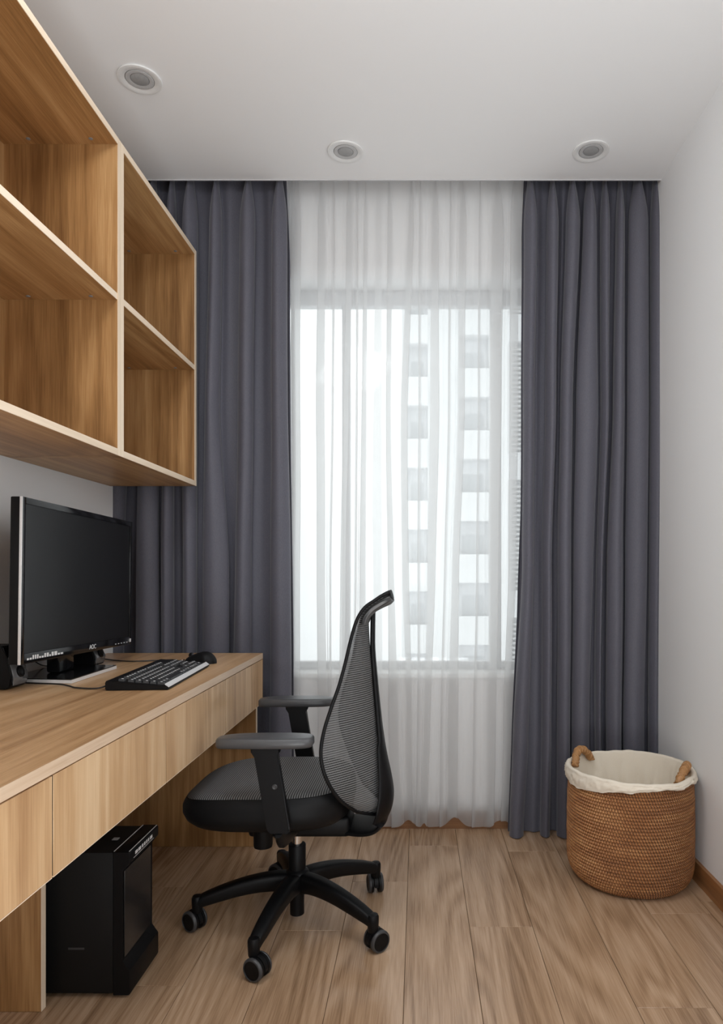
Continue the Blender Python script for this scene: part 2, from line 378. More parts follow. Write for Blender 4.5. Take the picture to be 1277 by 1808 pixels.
# ------------------------------------------------------------------ curtains
def interp(kf, y):
    if y <= kf[0][0]: return kf[0][1:]
    for a, b in zip(kf, kf[1:]):
        if y <= b[0]:
            t = (y-a[0])/(b[0]-a[0]); t = t*t*(3-2*t)*.5+t*.5
            return tuple(p+(q-p)*t for p, q in zip(a[1:], b[1:]))
    return kf[-1][1:]
def omega(xc, hw, A, sk=0):
    return [(xc-hw*.70, .0), (xc-hw*1.02, -A*.5), (xc-hw*.66+sk, -A*.84), (xc+sk, -A), (xc+hw*.66+sk, -A*.84), (xc+hw*1.02, -A*.5), (xc+hw*.70, .0)]
def curtain(name, Yp, ztop, zbot, left, right, folds, style, mat, label, cat, group, amp, nrow=70, sub=5, hem=None, seed=0, parent=None, zr=None, yoff=0):
    rows = []
    z_hi, z_lo = (ztop, zbot) if zr is None else zr
    for i in range(nrow+1):
        tt = i/nrow; tt = tt**.85 if zr is None else tt
        z = z_hi+(z_lo-z_hi)*tt
        py = VY+(H-z)*F/Yp
        xl = interp(left, py)[0]; xr = interp(right, py)[0]
        P = [(xl, 0.)]; ff = []
        for kf in folds:
            xc, hw = interp(kf, py)[:2]; ff.append((xc, hw))
        # pinch at the heading
        pin = min(1., max(0., (py-312)/95.)); pin = .10+.90*sin(pin*pi/2)
        prev = xl
        for n, (xc, hw) in enumerate(ff):
            h = hw*pin; A = amp*(.55+.45*pin)*min(1., (.60+.40*hw/12))
            if style == 'omega': pts = omega(xc, h, A, 1.2*sin(n*2.1+seed+z*1.3))
            else:
                s_ = 1 if n % 2 else -1
                pts = [(xc-h-2.5*pin, -.25*A), (xc+s_*h, -A), (xc, .0), (xc-s_*h, A), (xc+h+2.5*pin, .25*A)] if s_ > 0 else \
                      [(xc-h-2.5*pin, .25*A), (xc+h, A*.9), (xc, .0), (xc-h, -A), (xc+h+2.5*pin, -.2*A)]
            x_first = pts[0][0]
            gap = x_first-prev
            gk = min(1., max(0., gap/12.))
            for q in (.33, .66):
                P.append((prev+gap*q, gk*(amp*.16*sin(seed+n*3.7+q*5+z*.8)+amp*.06)))
            P += pts; prev = pts[-1][0]
        gap = xr-prev
        for q in (.33, .66): P.append((prev+gap*q, amp*.1*sin(seed+q*4)))
        P.append((xr, -.1*amp))
        lowf = max(0, 1-(z-zbot)/.9)
        pts = []
        for k, (x, d) in enumerate(P):
            wv = 1.3*noise.noise(Vector((x*.02+seed, z*1.7, seed)))*(1+1.5*lowf)
            pts.append(((x+wv-VX)*Yp/F, Yp+yoff+d+.006*noise.noise(Vector((x*.03, z*1.2, seed+5))), z))
        cr = catmull(pts, sub)
        if hem:
            for v in cr:
                px = VX+v.x*F/Yp; v.z += hem(px)*max(0, 1-(v.z-zbot)/.25)
        rows.append(cr)
    bm = bmesh.new(); grid(bm, rows)
    o = obj(name, bm, mat, parent, 180)
    if parent is None:
        o['label'] = label; o['category'] = cat
        if group: o['group'] = group
    return o
def K(*a):   # fold keyframes at image heights 400, 700, 1000, 1300, 1460
    return [(y, *p) for y, p in zip((400, 720, 1000, 1300, 1460), a)]
LF = [K((238,10),(222,12),(213,13),(212,13),(212,13)), K((276,11),(270,15),(268,19),(267,20),(266,20)), K((308,8),(304,9),(302,10),(302,9),(301,10)),
      K((341,12),(341,12),(341,11),(340,12),(340,12)), K((386,11),(380,12),(386,22),(388,24),(388,24)), K((441,13),(438,13),(434,14),(432,15),(432,15)),
      K((497,13),(497,14),(499,17),(500,19),(500,19))]
curtain('curtain', 2.786, 2.70, .012, [(300, 204), (1500, 198)], [(300, 506), (480, 513), (800, 514), (1150, 519), (1480, 522)], LF, 'omega', M['curtain'],
        'charcoal grey blackout curtain hanging behind the desk, left of the sheers', 'curtain', 'blackout curtains', .079, nrow=80, seed=1.3)
RF = [K((934,11),(931,10),(930,10),(917,13),(910,12)), K((973,10),(970,9),(963,8),(962,8),(960,8)), K((1008,12),(997,10),(993,11),(992,11),(991,11)),
      K((1037,11),(1032,19),(1026,17),(1021,14),(1020,14)), K((1065,8),(1065,6),(1055,4),(1051,4),(1050,4)), K((1092,7),(1089,9),(1081,13),(1078,13),(1077,13)),
      K((1122,16),(1121,18),(1118,18),(1114,18),(1113,18)), K((1153,8),(1153,9),(1150,7),(1149,7),(1148,7))]
curtain('curtain', 2.786, 2.70, .004, [(300, 926), (420, 921), (900, 919), (1050, 914), (1300, 904), (1480, 897)], [(300, 1163), (900, 1163), (1480, 1158)], RF, 'omega', M['curtain'],
        'charcoal grey blackout curtain hanging behind the rattan basket', 'curtain', 'blackout curtains', .079, nrow=80, seed=4.1)
SL = [K((517,2),(518,2),(516,2),(517,2),(517,2)), K((527,5),(523,8),(522,8),(523,8),(523,8)), K((568,6),(566,7),(567,7),(570,7),(572,7)), K((590,2),(588,2),(584,2),(583,2),(583,2)), K((617,5),(611,4),(606,4),(604,5),(603,5)), K((631,2),(630,2),(628,2),(626,2),(626,2)), K((646,3),(643,4),(640,5),(640,6),(640,6))]
SR = [K((688,4),(686,4),(690,5),(695,8),(700,9)), K((726,5),(714,6),(716,6),(724,4),(728,4)), K((742,2),(741,2),(740,2),(739,2),(738,2)), K((769,6),(768,8),(762,7),(754,5),(750,4)), K((796,2),(793,2),(786,2),(779,2),(777,2)), K((818,6),(815,6),(805,6),(800,9),(800,8)),
      K((848,2),(846,2),(843,2),(838,2),(836,2)), K((879,10),(876,10),(872,9),(868,6),(866,5)), K((908,7),(908,8),(905,7),(893,6),(888,5))]
def hem(px): return .042*math.exp(-((px-803)/14)**2)+.030*math.exp(-((px-722)/11)**2)+.020*math.exp(-((px-749)/4)**2)+.026*math.exp(-((px-886)/15)**4)
for nm, l, r, f, lab, sd in (('left', [(300, 509), (700, 512), (1500, 512)], [(300, 674), (1500, 676)], SL, 'white sheer voile curtain hanging between the left dark curtain and the chair back', .7),
                         ('right', [(300, 664), (900, 658), (1500, 664)], [(300, 924), (700, 923), (1000, 920), (1300, 908), (1480, 901)], SR, 'white sheer voile curtain hanging between the chair back and the right dark curtain', 2.9)):
    a = dict(style='z', mat=M['sheer'], amp=.010, seed=sd, hem=hem)
    yp = 2.812 if nm == 'left' else 2.806
    o = curtain('sheer_curtain', yp, 2.70, .014, l, r, f, a['style'], a['mat'], lab, 'curtain', 'sheer curtains', a['amp'], nrow=70, hem=a['hem'], seed=sd)
    curtain('hem_band', yp, 2.70, .014, l, r, f, a['style'], a['mat'], '', '', None, a['amp'], nrow=6, hem=a['hem'], seed=sd, parent=o, zr=(.105, .0145), yoff=.0015)

# ------------------------------------------------------------------ ceiling lights
def downlight(x, y, label):
    t = thing('recessed_ceiling_light', label, 'ceiling light', (x, y, ZC), 'recessed ceiling lights')
    bm = bmesh.new(); add_lathe(bm, [(.0445, -.0005), (.0655, -.0005), (.0668, -.003), (.066, -.0055), (.061, -.0068), (.052, -.005), (.0445, -.003), (.0445, -.0006)], (x, y, ZC), 64, caps=False); obj('trim_ring', bm, M['lampring'], t, 40)
    bm = bmesh.new(); add_lathe(bm, [(.0443, -.0005), (.0443, -.0020), (.043, -.0020), (.043, -.0005)], (x, y, ZC), 64); obj('gap_ring', bm, M['lampgap'], t, 40)
    bm = bmesh.new(); add_lathe(bm, [(.0428, -.0006), (.0428, -.004), (.040, -.0052), (.029, -.003), (.028, -.0006)], (x, y, ZC), 64, caps=False); obj('reflector', bm, M['lampgrey'], t, 40)
    bm = bmesh.new(); add_lathe(bm, [(.0275, -.0006), (.0275, -.0030), (.025, -.0042), (.001, -.0044)], (x, y, ZC), 48); obj('lens', bm, M['lampdark'], t, 40)
downlight(-.88, 2.150, 'round recessed ceiling light above the open shelving')
downlight(-.268, 2.519, 'round recessed ceiling light in front of the middle of the sheer curtains')
downlight(.641, 2.516, 'round recessed ceiling light near the right wall and right dark curtain')

# ------------------------------------------------------------------ open shelving
def shelf_unit(ya, yb, label):
    t = thing('wall_shelf', label, 'shelf', ((-1.214-.873)/2, (ya+yb)/2, 1.405), 'open wall shelving')
    xf, xb, th = -.873, XL+.001, .0195
    e = .0016
    def panel(nm, dims, mat, front_mat):
        p = box(nm, dims, mat, t)
        x0, x1, a, b, c, d = dims
        q = box('edge_band', (x1+.0001, x1+e, a+.0002, b-.0002, c+.0002, d-.0002), front_mat, p)
        q['label'] = 'pale edge band'
        return p
    z0, z1 = 1.405, 2.330
    panel('side_panel', (xb+.001, xf-e, ya, ya+th, z0, z1), M['oak_z'], M['edge_z'])
    panel('side_panel', (xb+.001, xf-e, yb-th, yb, z0, z1), M['oak_z'], M['edge_z'])
    panel('bottom_panel', (xb+.001, xf-e, ya+th+.0003, yb-th-.0003, z0, z0+th), M['oak_y'], M['edge_y'])
    panel('top_panel', (xb+.001, xf-e, ya+th+.0003, yb-th-.0003, z1-th, z1), M['oak_y'], M['edge_y'])
    panel('shelf_board', (xb+.010, xf-e-.002, ya+th+.0003, yb-th-.0003, 1.858, 1.877), M['oak_y'], M['edge_y'])
    box('back_panel', (xb+.001, xb+.009, ya+th+.0003, yb-th-.0003, z0+th+.0003, z1-th-.0003), M['oak_z'], t)
    for zc in (z1-th, 1.858):
        for yy in (yb-.09,):
            for xx in (-.94, -1.12):
                bm = bmesh.new(); add_lathe(bm, [(.006, 0), (.006, -.0012), (.003, -.002)], (xx, yy+.045, zc), 16); o = obj('screw_cap', bm, M['lampgap'], t, 40)
shelf_unit(.78, 1.9975, 'open oak wall shelf unit nearest the camera, above the near end of the desk')
shelf_unit(1.998, 2.679, 'open oak wall shelf unit above the monitor, next to the dark curtain')

# ------------------------------------------------------------------ desk
XD = -.606; ZT = .750; ZU = .7285
dk = thing('desk', 'long oak desk with push-open drawers along the left wall', 'desk', ((XL+XD)/2, 1.38, 0))
tp = box('desktop', (XL+.002, XD-.0016, .10, 2.657, ZU, ZT), M['oak_top'], dk, bevel=.0008, seg=1)
e = box('edge_band', (XD-.0015, XD, .10, 2.657, ZU, ZT), M['edge_desk'], tp); e['label'] = 'pale front edge band'
ys = [.112+.51*i for i in range(5)]
for a in ys:
    b = a+.51
    d = thing_ = None
    f = box('drawer_front', (XD-.020, XD-.002, a+.0018, b-.0018, .556, ZU-.0035), M['oak_front'], dk, bevel=.0007, seg=1)
    e = box('edge_band', (XD-.0198, XD-.0022, a+.0020, b-.0020, .5545, .5559), M['edge_y'], f); e['label'] = 'pale lower edge'
    box('gap_shade_strip', (XD-.0205, XD-.0028, b-.0015, b+.0015, .558, ZU-.004), M['black'], dk) if b < 2.6 else None  # black strip standing for the shade in the drawer gap
    bm = bmesh.new()
    for q in ((XL+.10, XD-.021, a+.02, a+.032, .57, ZU-.01), (XL+.10, XD-.021, b-.032, b-.02, .57, ZU-.01), (XL+.10, XD-.021, a+.033, b-.033, .57, .578)): add_box(bm, *q)
    obj('drawer_box', bm, M['oak_x'], dk)
for a in (.10, 1.644, 2.637):
    top = ZU-.0005 if a != 1.644 else .5695
    p = box('leg_panel', (XL+.002, (-.912 if a == 1.644 else -.629), a, a+.0185, .001, top), M['oak_z'], dk)
    x1 = -.912 if a == 1.644 else -.629
    q = box('edge_band', (x1+.0001, x1+.0016, a, a+.0185, .001, min(top, .568)), M['edge_z'], p); q['label'] = 'pale edge band'
box('end_panel', (XL+.002, XD-.003, 2.6557, 2.6695, .556, ZU-.0005), M['oak_z'], dk)
box('rear_rail', (XL+.002, XL+.02, .12, 1.643, .45, ZU-.0005), M['oak_y'], dk)

# ------------------------------------------------------------------ monitor
t = thing('monitor', 'black widescreen monitor switched off, standing on the desk', 'monitor', (-1.06, 2.08, ZT))
ya, yb, z0, z1, xf = 1.742, 2.418, .819, 1.252, -1.020
rot = Matrix.Translation((xf, 2.08, 1.035)) @ Matrix.Rotation(R(-1.35), 4, 'X') @ Matrix.Translation((-xf, -2.08, -1.035))
def tilted(nm, bm, mat, par, sm=None):
    bmesh.ops.transform(bm, matrix=rot, verts=bm.verts); return obj(nm, bm, mat, par, sm)
bm = bmesh.new(); add_box(bm, xf-.028, xf-.003, ya, yb, z0, z1, .003); add_box(bm, xf-.05, xf-.027, ya+.12, yb-.12, z0+.08, z1-.08, .008)
tilted('housing', bm, M['blacksoft'], t, 40)
bz = .017; bb = .027
bm = bmesh.new()
for a in ((ya, ya+bz, z0, z1), (yb-bz, yb, z0, z1), (ya+bz, yb-bz, z1-bz, z1), (ya+bz, yb-bz, z0, z0+bb)):
    add_box(bm, xf-.0029, xf+.003, a[0], a[1], a[2], a[3], .0012, 2)
bezel = tilted('bezel', bm, M['gloss'], t, 40)
bm = bmesh.new(); add_box(bm, xf-.0028, xf-.0005, ya+bz+.0003, yb-bz-.0003, z0+bb+.0003, z1-bz-.0003); tilted('screen', bm, M['screen'], t)
bm = bmesh.new(); add_box(bm, xf-.0025, xf+.0045, ya-.0025, ya+.0008, z0, z1, .001); o = tilted('edge_glint_strip', bm, M['silver'], t, 40); o['label'] = 'bright strip standing for the edge reflection'  # silver strip added in place of the reflection along the bezel edge
def text(body, size, loc, parent, mat, name='lettering', rotm=None, sx=1.0):
    cu = bpy.data.curves.new(name, 'FONT'); cu.body = body; cu.size = size; cu.extrude = .0003; cu.align_x = 'CENTER'; cu.space_character = sx
    cu.materials.append(mat); o = bpy.data.objects.new(name, cu); C.objects.link(o); o.parent = parent
    bpy.context.view_layer.update(); me = bpy.data.meshes.new_from_object(o.evaluated_get(bpy.context.evaluated_depsgraph_get())); C.objects.unlink(o); bpy.data.objects.remove(o)
    o = bpy.data.objects.new(name, me); C.objects.link(o); o.parent = parent
    o.location = Vector(loc)-rloc(parent); o.rotation_euler = rotm or (pi/2, 0, pi/2); return o
text('AOC', .020, (xf+.0034, 2.125, z0+.0065), bezel, M['print'], rotm=(pi/2+0, R(1.35), pi/2))
bm = bmesh.new()
xs = ya+.03
for i in range(14):
    wd = random.uniform(.006, .014); zz = z0+.009
    add_box(bm, xf+.0031, xf+.0034, xs, xs+wd, zz, zz+random.choice((.005, .009, .011))); xs += wd+.004
    if xs > ya+.22: break
tilted('sticker_print', bm, M['print'], bezel)
bm = bmesh.new()
for i in range(5): add_box(bm, xf+.0031, xf+.0036, yb-.13+i*.022, yb-.123+i*.022, z0+.008, z0+.0105)
add_box(bm, xf+.0031, xf+.0035, yb-.018, yb-.006, z0+.008, z0+.02)
tilted('button_marks', bm, M['print'], bezel)
bm = bmesh.new(); add_box(bm, -1.112, -1.07, 2.03, 2.12, ZT+.0135, .99, .008); obj('neck', bm, M['gloss'], t, 40)
bm = bmesh.new(); poly = [(-.976, 1.915), (-.982, 2.215), (-1.13, 2.235), (-1.18, 2.20), (-1.185, 2.0), (-1.14, 1.935)]
add_prism(bm, poly, (ZT+.001, ZT+.0105), lambda a, b, e: (a, b, e)); o = obj('base', bm, M['silver'], t); o['label'] = 'silver edged base'
bm = bmesh.new(); add_prism(bm, [(a-.0015 if a > -1.1 else a+.0015, b) for a, b in poly], (ZT+.0106, ZT+.0130), lambda a, b, e: (a, b, e)); o = obj('base_plate', bm, M['gloss'], t); o['label'] = 'glossy black top of the base'

# ------------------------------------------------------------------ speakers
def speaker(x, y, h, label):
    t = thing('speaker', label, 'speaker', (x, y, ZT), 'desktop speakers')
    d, wd = .115, .080
    prof = [(-d, 0), (-.012, 0), (0, .006), (.004, .03), (-.012, h*.8), (-.02, h), (-d-.0, h), (-d-.012, h*.9), (-d-.012, .01)]
    bm = bmesh.new(); add_prism(bm, prof, (y, y+wd), lambda a, b, e: (x+a, e, ZT+.0015+b)); bmesh.ops.bevel(bm, geom=list(bm.edges), offset=.003, segments=2, affect='EDGES'); obj('cabinet', bm, M['black'], t, 40)
    n = Vector((1, 0, .24)).normalized()
    fp = [(.0035, .012), (.0062, .03), (-.006, h*.72), (-.0085, h*.72), (.001, .03)]
    bm = bmesh.new(); add_prism(bm, [(.003, .008), (.0078, .03), (-.0068, h*.74), (-.011, h*.74), (.0, .03)], (y+.008, y+wd-.008), lambda a, b, e: (x+a, e, ZT+.0015+b)); bmesh.ops.bevel(bm, geom=list(bm.edges), offset=.0012, segments=1, affect='EDGES'); o = obj('front_panel', bm, M['greygloss'], t, 40); o['label'] = 'shiny grey front panel'
    bm = bmesh.new(); add_lathe(bm, [(.016, 0), (.016, .003), (.012, .005), (.006, .0025), (.001, .003)], (x+.0042, y+wd/2, ZT+.045), 32, axis=n); obj('driver_ring', bm, M['black'], t, 40)
speaker(-1.086, 1.808, .115, 'small black desktop speaker standing at the near side of the monitor')
speaker(-1.072, 2.245, .085, 'small black desktop speaker standing behind the far side of the monitor base')

# ------------------------------------------------------------------ keyboard, mouse and cables
kb = thing('keyboard', 'black wired keyboard lying near the front edge of the desk', 'keyboard', (-.766, 2.035, ZT))
kroot = Vector((-.766, 2.035, ZT)); KM = Matrix.Translation(kroot) @ Matrix.Rotation(R(90+3.9), 4, 'Z')   # local x along the length (away), local y towards the wall
# in local frame: x = length, y = towards the left wall (back of keyboard)
KL, KW = .462, .158
def kslope(y): return .011+.014*(y+KW/2)/KW
def kadd(nm, bm, mat, par, sm=None):
    bmesh.ops.transform(bm, matrix=KM, verts=bm.verts); return obj(nm, bm, mat, par, sm)
bm = bmesh.new(); prof = [(-KW/2-.006, 0), (-KW/2-.008, .004), (-KW/2, .0115), (KW/2-.004, .026), (KW/2, .023), (KW/2, 0)]
add_prism(bm, prof, (-KL/2, KL/2), lambda a, b, e: (e, a, b+.0012)); bmesh.ops.bevel(bm, geom=list(bm.edges), offset=.0022, segments=2, affect='EDGES'); kadd('case', bm, M['black'], kb, 40)
bm = bmesh.new(); add_prism(bm, [(-KW/2-.0072, .0072), (-KW/2+.004, .0155), (-KW/2+.004, .0135), (-KW/2-.006, .006)], (-KL/2+.005, KL/2-.005), lambda a, b, e: (e, a, b+.0012)); o = kadd('front_strip', bm, M['silver'], kb); o['label'] = 'shiny front strip'
def keybox(bm, x0, x1, y0, y1):
    zc = kslope((y0+y1)/2)+.0015; h = .0075; s = .0022
    vs = [(x0, y0, kslope(y0)), (x1, y0, kslope(y0)), (x1, y1, kslope(y1)), (x0, y1, kslope(y1)), (x0+s, y0+s, kslope(y0)+h), (x1-s, y0+s, kslope(y0)+h), (x1-s, y1-s*.6, kslope(y1)+h+.001), (x0+s, y1-s*.6, kslope(y1)+h+.001)]
    v = [bm.verts.new(p) for p in vs]
    for f in ((4,5,6,7),(0,1,5,4),(1,2,6,5),(2,3,7,6),(3,0,4,7)): bm.faces.new([v[i] for i in f])
U = .0192; x00 = -KL/2+.008; g_ = .0012
lay = [[1.25,1.25,1.25,'S6.25',1.25,1.25,1.25,1.25,-.2,1,1,1,-.2,2,1], [2.25]+[1]*10+[2.75,-1.2,1,-1.2,1,1,1,1], [1.75]+[1]*11+[2.25,-3.4,1,1,1],
       [1.5]+[1]*12+[1.5,-.2,1,1,1,-.2,1,1,1,1], [1]*13+[2,-.2,1,1,1,-.2,1,1,1,1], [1,-1,1,1,1,1,-.5,1,1,1,1,-.5,1,1,1,1,-.2,1,1,1]]
bm = bmesh.new(); spb = bmesh.new(); y = -KW/2+.007
for r, row in enumerate(lay):
    x = x00
    if r == 5: y += .006
    for k in row:
        if isinstance(k, str): wd = 6.25*U; keybox(spb, x+g_, x+wd-g_, y+g_, y+U-g_); x += wd
        elif k < 0: x += -k*U
        else:
            if x+k*U < KL/2-.003: keybox(bm, x+g_, x+k*U-g_, y+g_, y+U-g_)
            x += k*U
    y += U
o = kadd('keys', bm, M['key'], kb); o['kind'] = 'stuff'; kadd('space_bar', spb, M['key'], kb)
bm = bmesh.new()
for i in range(6):
    yy = -KW/2+.007+i*U+(.006 if i == 5 else 0)
    x = x00
    for k in lay[i]:
        if isinstance(k, str): x += 6.25*U; continue
        if k > 0 and x+k*U < KL/2-.003:
            zc = kslope(yy+U*.55)+.0083
            cx = x+.0078; a = .0044
            v = [bm.verts.new(p) for p in ((cx-a, yy+.006, kslope(yy+.006)+.0084), (cx+a, yy+.006, kslope(yy+.006)+.0084), (cx+a, yy+.011, kslope(yy+.011)+.0087), (cx-a, yy+.011, kslope(yy+.011)+.0087))]
            bm.faces.new(v)
        x += abs(k)*U
o = kadd('key_legends_glare', bm, M['print'], kb); o['kind'] = 'stuff'  # printed marks enlarged so they also stand for glare on the keys

ms = thing('mouse', 'black wired computer mouse lying past the keyboard', 'mouse', (-.752, 2.352, ZT))
mm_ = Matrix.Translation((-.752, 2.352, ZT+.0008)) @ Matrix.Rotation(R(-6), 4, 'Z')
def dome(nx, sx, sy, sz, x_lo=-1., x_hi=1.):
    rows = []
    for i in range(nx+1):
        u = x_lo+(x_hi-x_lo)*i/nx; prof_w = (max(0, 1-abs(u)**2.6))**.5*(1-.10*math.exp(-((u+.1)/.35)**2))
        hh = sz*((max(0, 1-abs(u*.98)**2.4))**.6)*(1+.18*math.sin(u*2.2))
        rows.append([(u*sx, -cos(pi*k/14)*sy*prof_w, hh*sin(pi*k/14)**.75) for k in range(15)])
    return rows
bm = bmesh.new(); grid(bm, dome(24, .057, .033, .038)); bmesh.ops.transform(bm, matrix=mm_, verts=bm.verts)
bmesh.ops.remove_doubles(bm, verts=bm.verts, dist=.0004); obj('shell', bm, M['blacksoft'], ms, 60)
bm = bmesh.new(); add_lathe(bm, [(.006, -.0035), (.0095, -.002), (.0095, .002), (.006, .0035)], (0, 0, 0), 24, axis=(0, 1, 0)); bmesh.ops.transform(bm, matrix=mm_ @ Matrix.Translation((-.033, 0, .0265)), verts=bm.verts); obj('scroll_wheel', bm, M['gloss'], ms, 40)
def cable(name, pts, label, r=.0022):
    bm = bmesh.new(); add_tube(bm, catmull(pts, 8), r, 8); o = obj(name, bm, M['cable'], None, 180); o['label'] = label; o['category'] = 'cable'; return o
zc = ZT+.0035
cable('keyboard_cable', [(-.834, 1.843, ZT+.011), (-.86, 1.82, zc), (-.92, 1.83, zc), (-.955, 1.86, zc), (-1.0, 1.89, zc), (-1.07, 1.905, zc), (-1.15, 1.93, zc), (-1.19, 1.99, zc), (-1.198, 2.1, zc)], 'black cable running from the keyboard to the monitor base')
cable('mouse_cable', [(-.811, 2.358, ZT+.012), (-.83, 2.38, zc), (-.87, 2.42, zc), (-.93, 2.40, zc), (-1.0, 2.38, zc), (-1.06, 2.40, zc), (-1.12, 2.44, zc), (-1.19, 2.50, zc)], 'black cable running from the mouse towards the wall')
cable('speaker_cable', [(-1.195, 1.96, zc), (-1.195, 2.0, ZT+.04), (-1.196, 2.08, ZT+.052), (-1.196, 2.16, ZT+.02), (-1.195, 2.24, zc+.001)], 'thin black cable looping over the desk behind the monitor stand', .0018)

# ------------------------------------------------------------------ computer tower
tw = thing('computer_tower', 'black computer tower standing on the floor under the desk', 'computer', (-.92, 1.79, 0))
y0, y1 = 1.697, 1.880
box('casing', (-1.13, -.7615, y0, y1, .012, .364), M['tower'], tw, bevel=.003)
bm = bmesh.new(); add_prism(bm, [(-.761, .366), (-.722, .366), (-.7185, .362), (-.7185, .338), (-.722, .335), (-.7375, .318), (-.7375, .092), (-.7185, .070), (-.7185, .012), (-.722, .008), (-.761, .008)], (y0-.002, y1+.002), lambda a, b, e: (a, e, b))
bmesh.ops.bevel(bm, geom=list(bm.edges), offset=.0015, segments=1, affect='EDGES'); obj('front_bezel', bm, M['black'], tw, 40)
box('front_panel', (-.7373, -.7355, y0+.008, y1-.008, .098, .315), M['smoke'], tw, bevel=.0005, seg=1, label='smoked glossy front panel')
for xx in (-.7595, -.7215):
    box('trim_strip', (xx-.001, xx+.001, y0+.002, y1-.002, .3661, .3668), M['silver'], tw, label='thin bright trim line on top')
bm = bmesh.new()
for i, (a, b) in enumerate(((.03, .045), (.05, .065), (.072, .080), (.086, .094), (.10, .106), (.112, .118), (.125, .14))):
    add_box(bm, -.7184, -.7178, y0+a, y0+b, .348, .356)
add_box(bm, -.7184, -.7179, y0+.02, y0+.15, .3425, .3435)
obj('port', bm, M['silver'], tw, None)['label'] = 'row of ports and bright marks on the front lip'
box('power_button', (-.80, -.785, 1.775, 1.79, .3641, .3662), M['lampdark'], tw, bevel=.0005, seg=1)
box('badge', (-.873, -.833, y0-.0006, y0-.0001, .122, .127), M['wheelrim'], tw)
for xx in (-1.09, -.80):
    for yy in (y0+.02, y1-.05):
        box('foot', (xx-.02, xx+.02, yy, yy+.03, .0005, .0119), M['black'], tw)

# ------------------------------------------------------------------ rattan basket
BX, BY, BR = .742, 2.384, .2095
bk = thing('rattan_basket', 'round woven rattan basket standing in the corner by the right wall', 'basket', (BX, BY, 0))
def brad(z):
    if z < .075: return BR*(.80+.20*(1-(1-z/.075)**2.2)**.75) if z > 0 else BR*.80
    return BR*(1.0+.012*sin((z-.075)/.29*pi))-.004*(z-.075)/.3
import numpy as np
nst, nper = 140, 6; nr, rper = 34, 7; HB = .372
nth = nst*nper; nz = nr*rper
zs = np.linspace(0, HB, nz+1); th = np.linspace(0, 2*pi, nth, endpoint=False)
TH, ZS = np.meshgrid(th, zs); rr = np.array([brad(z) for z in zs])[:, None]
vv = ZS/HB*nr; ring = np.floor(vv); fr = vv-ring
coil = np.sqrt(np.clip(1-(2*fr-1)**2, 0, 1))
ph = TH*nst + ring*pi + (fr-.5)*2.6 + .5*np.sin(ring*12.9)
st = .5+.5*np.cos(ph)
rnd = np.sin(ring*7.31)*.0008
RR = rr - .005 + .0050*coil + .0052*np.power(st, .5)*coil + rnd*.6 + .0012*np.sin(3*TH+ring*.05)
RR[0] = BR*.76
vs = np.stack([RR*np.cos(TH), RR*np.sin(TH), ZS+.001], -1).reshape(-1, 3)
i0 = np.arange(nz)[:, None]*nth; j = np.arange(nth)[None]; jn = (j+1) % nth
fc = np.stack([i0+j, i0+jn, i0+nth+jn, i0+nth+j], -1).reshape(-1, 4)
me = bpy.data.meshes.new('body'); me.from_pydata(vs.tolist(), [], fc.tolist()+[list(range(nth))[::-1]]); me.materials.append(M['rattan_body'])
me.materials.append(M['rattan_gap_shade'])
fm = ((st < .20) & (coil > .3)) | (coil < .35)  # faces in the weave crevices take the painted shade colour
mi = fm[:-1].astype(int).reshape(-1).tolist()+[0]; me.polygons.foreach_set('material_index', mi)
me.polygons.foreach_set('use_smooth', [True]*(len(fc))+[False]); me.update()
o = bpy.data.objects.new('woven_body', me); C.objects.link(o); o.parent = bk
# liner: flap outside, fold over the rim, bag inside
rows = []
nu = 220
def wr(a, s): return noise.noise(Vector((cos(a)*3*s, sin(a)*3*s, s*7)))
path = [('o', t) for t in np.linspace(0, 1, 8)]+[('r', t) for t in np.linspace(0.1, .9, 5)]+[('i', t) for t in np.linspace(0, 1, 16)]
for kd, t_ in path:
    row = []
    for i in range(nu):
        a = 2*pi*i/nu
        toleft = max(0, cos(a-R(205)))**3
        drop = .018+.006*sin(a*2+1)+.022*toleft+.004*wr(a, 2.5)
        zr = .386+.003*sin(2*a+.5)+.004*wr(a, 1.7)
        fw = .004*wr(a, 4.5)*(1-t_ if kd == 'o' else 1)
        if kd == 'o': r = BR+.0085+.0035*sin(pi*t_)+.005*wr(a, 6+t_*.6); z = zr-.006-drop*(1-t_)
        elif kd == 'r': q = pi*t_; r = BR+.0005+.0085*cos(q)+fw*.3; z = zr-.006+.008*sin(q)
        else: r = BR-.0085-.02*t_**.7+.014*t_*wr(a, 2.2)-.030*min(1, t_*3)*abs(noise.noise(Vector((cos(a)*5, sin(a)*5, t_*1.5+3)))); z = zr-.006-.30*t_
        row.append((BX+r*cos(a), BY+r*sin(a), z))
    rows.append(row)
bm = bmesh.new(); V = grid(bm, rows, True); bm.faces.new(V[-1])
bmesh.ops.recalc_face_normals(bm, faces=bm.faces)
o = obj('cloth_liner', bm, M['linen'], bk, 70); o['label'] = 'cream cloth liner folded over the rim'
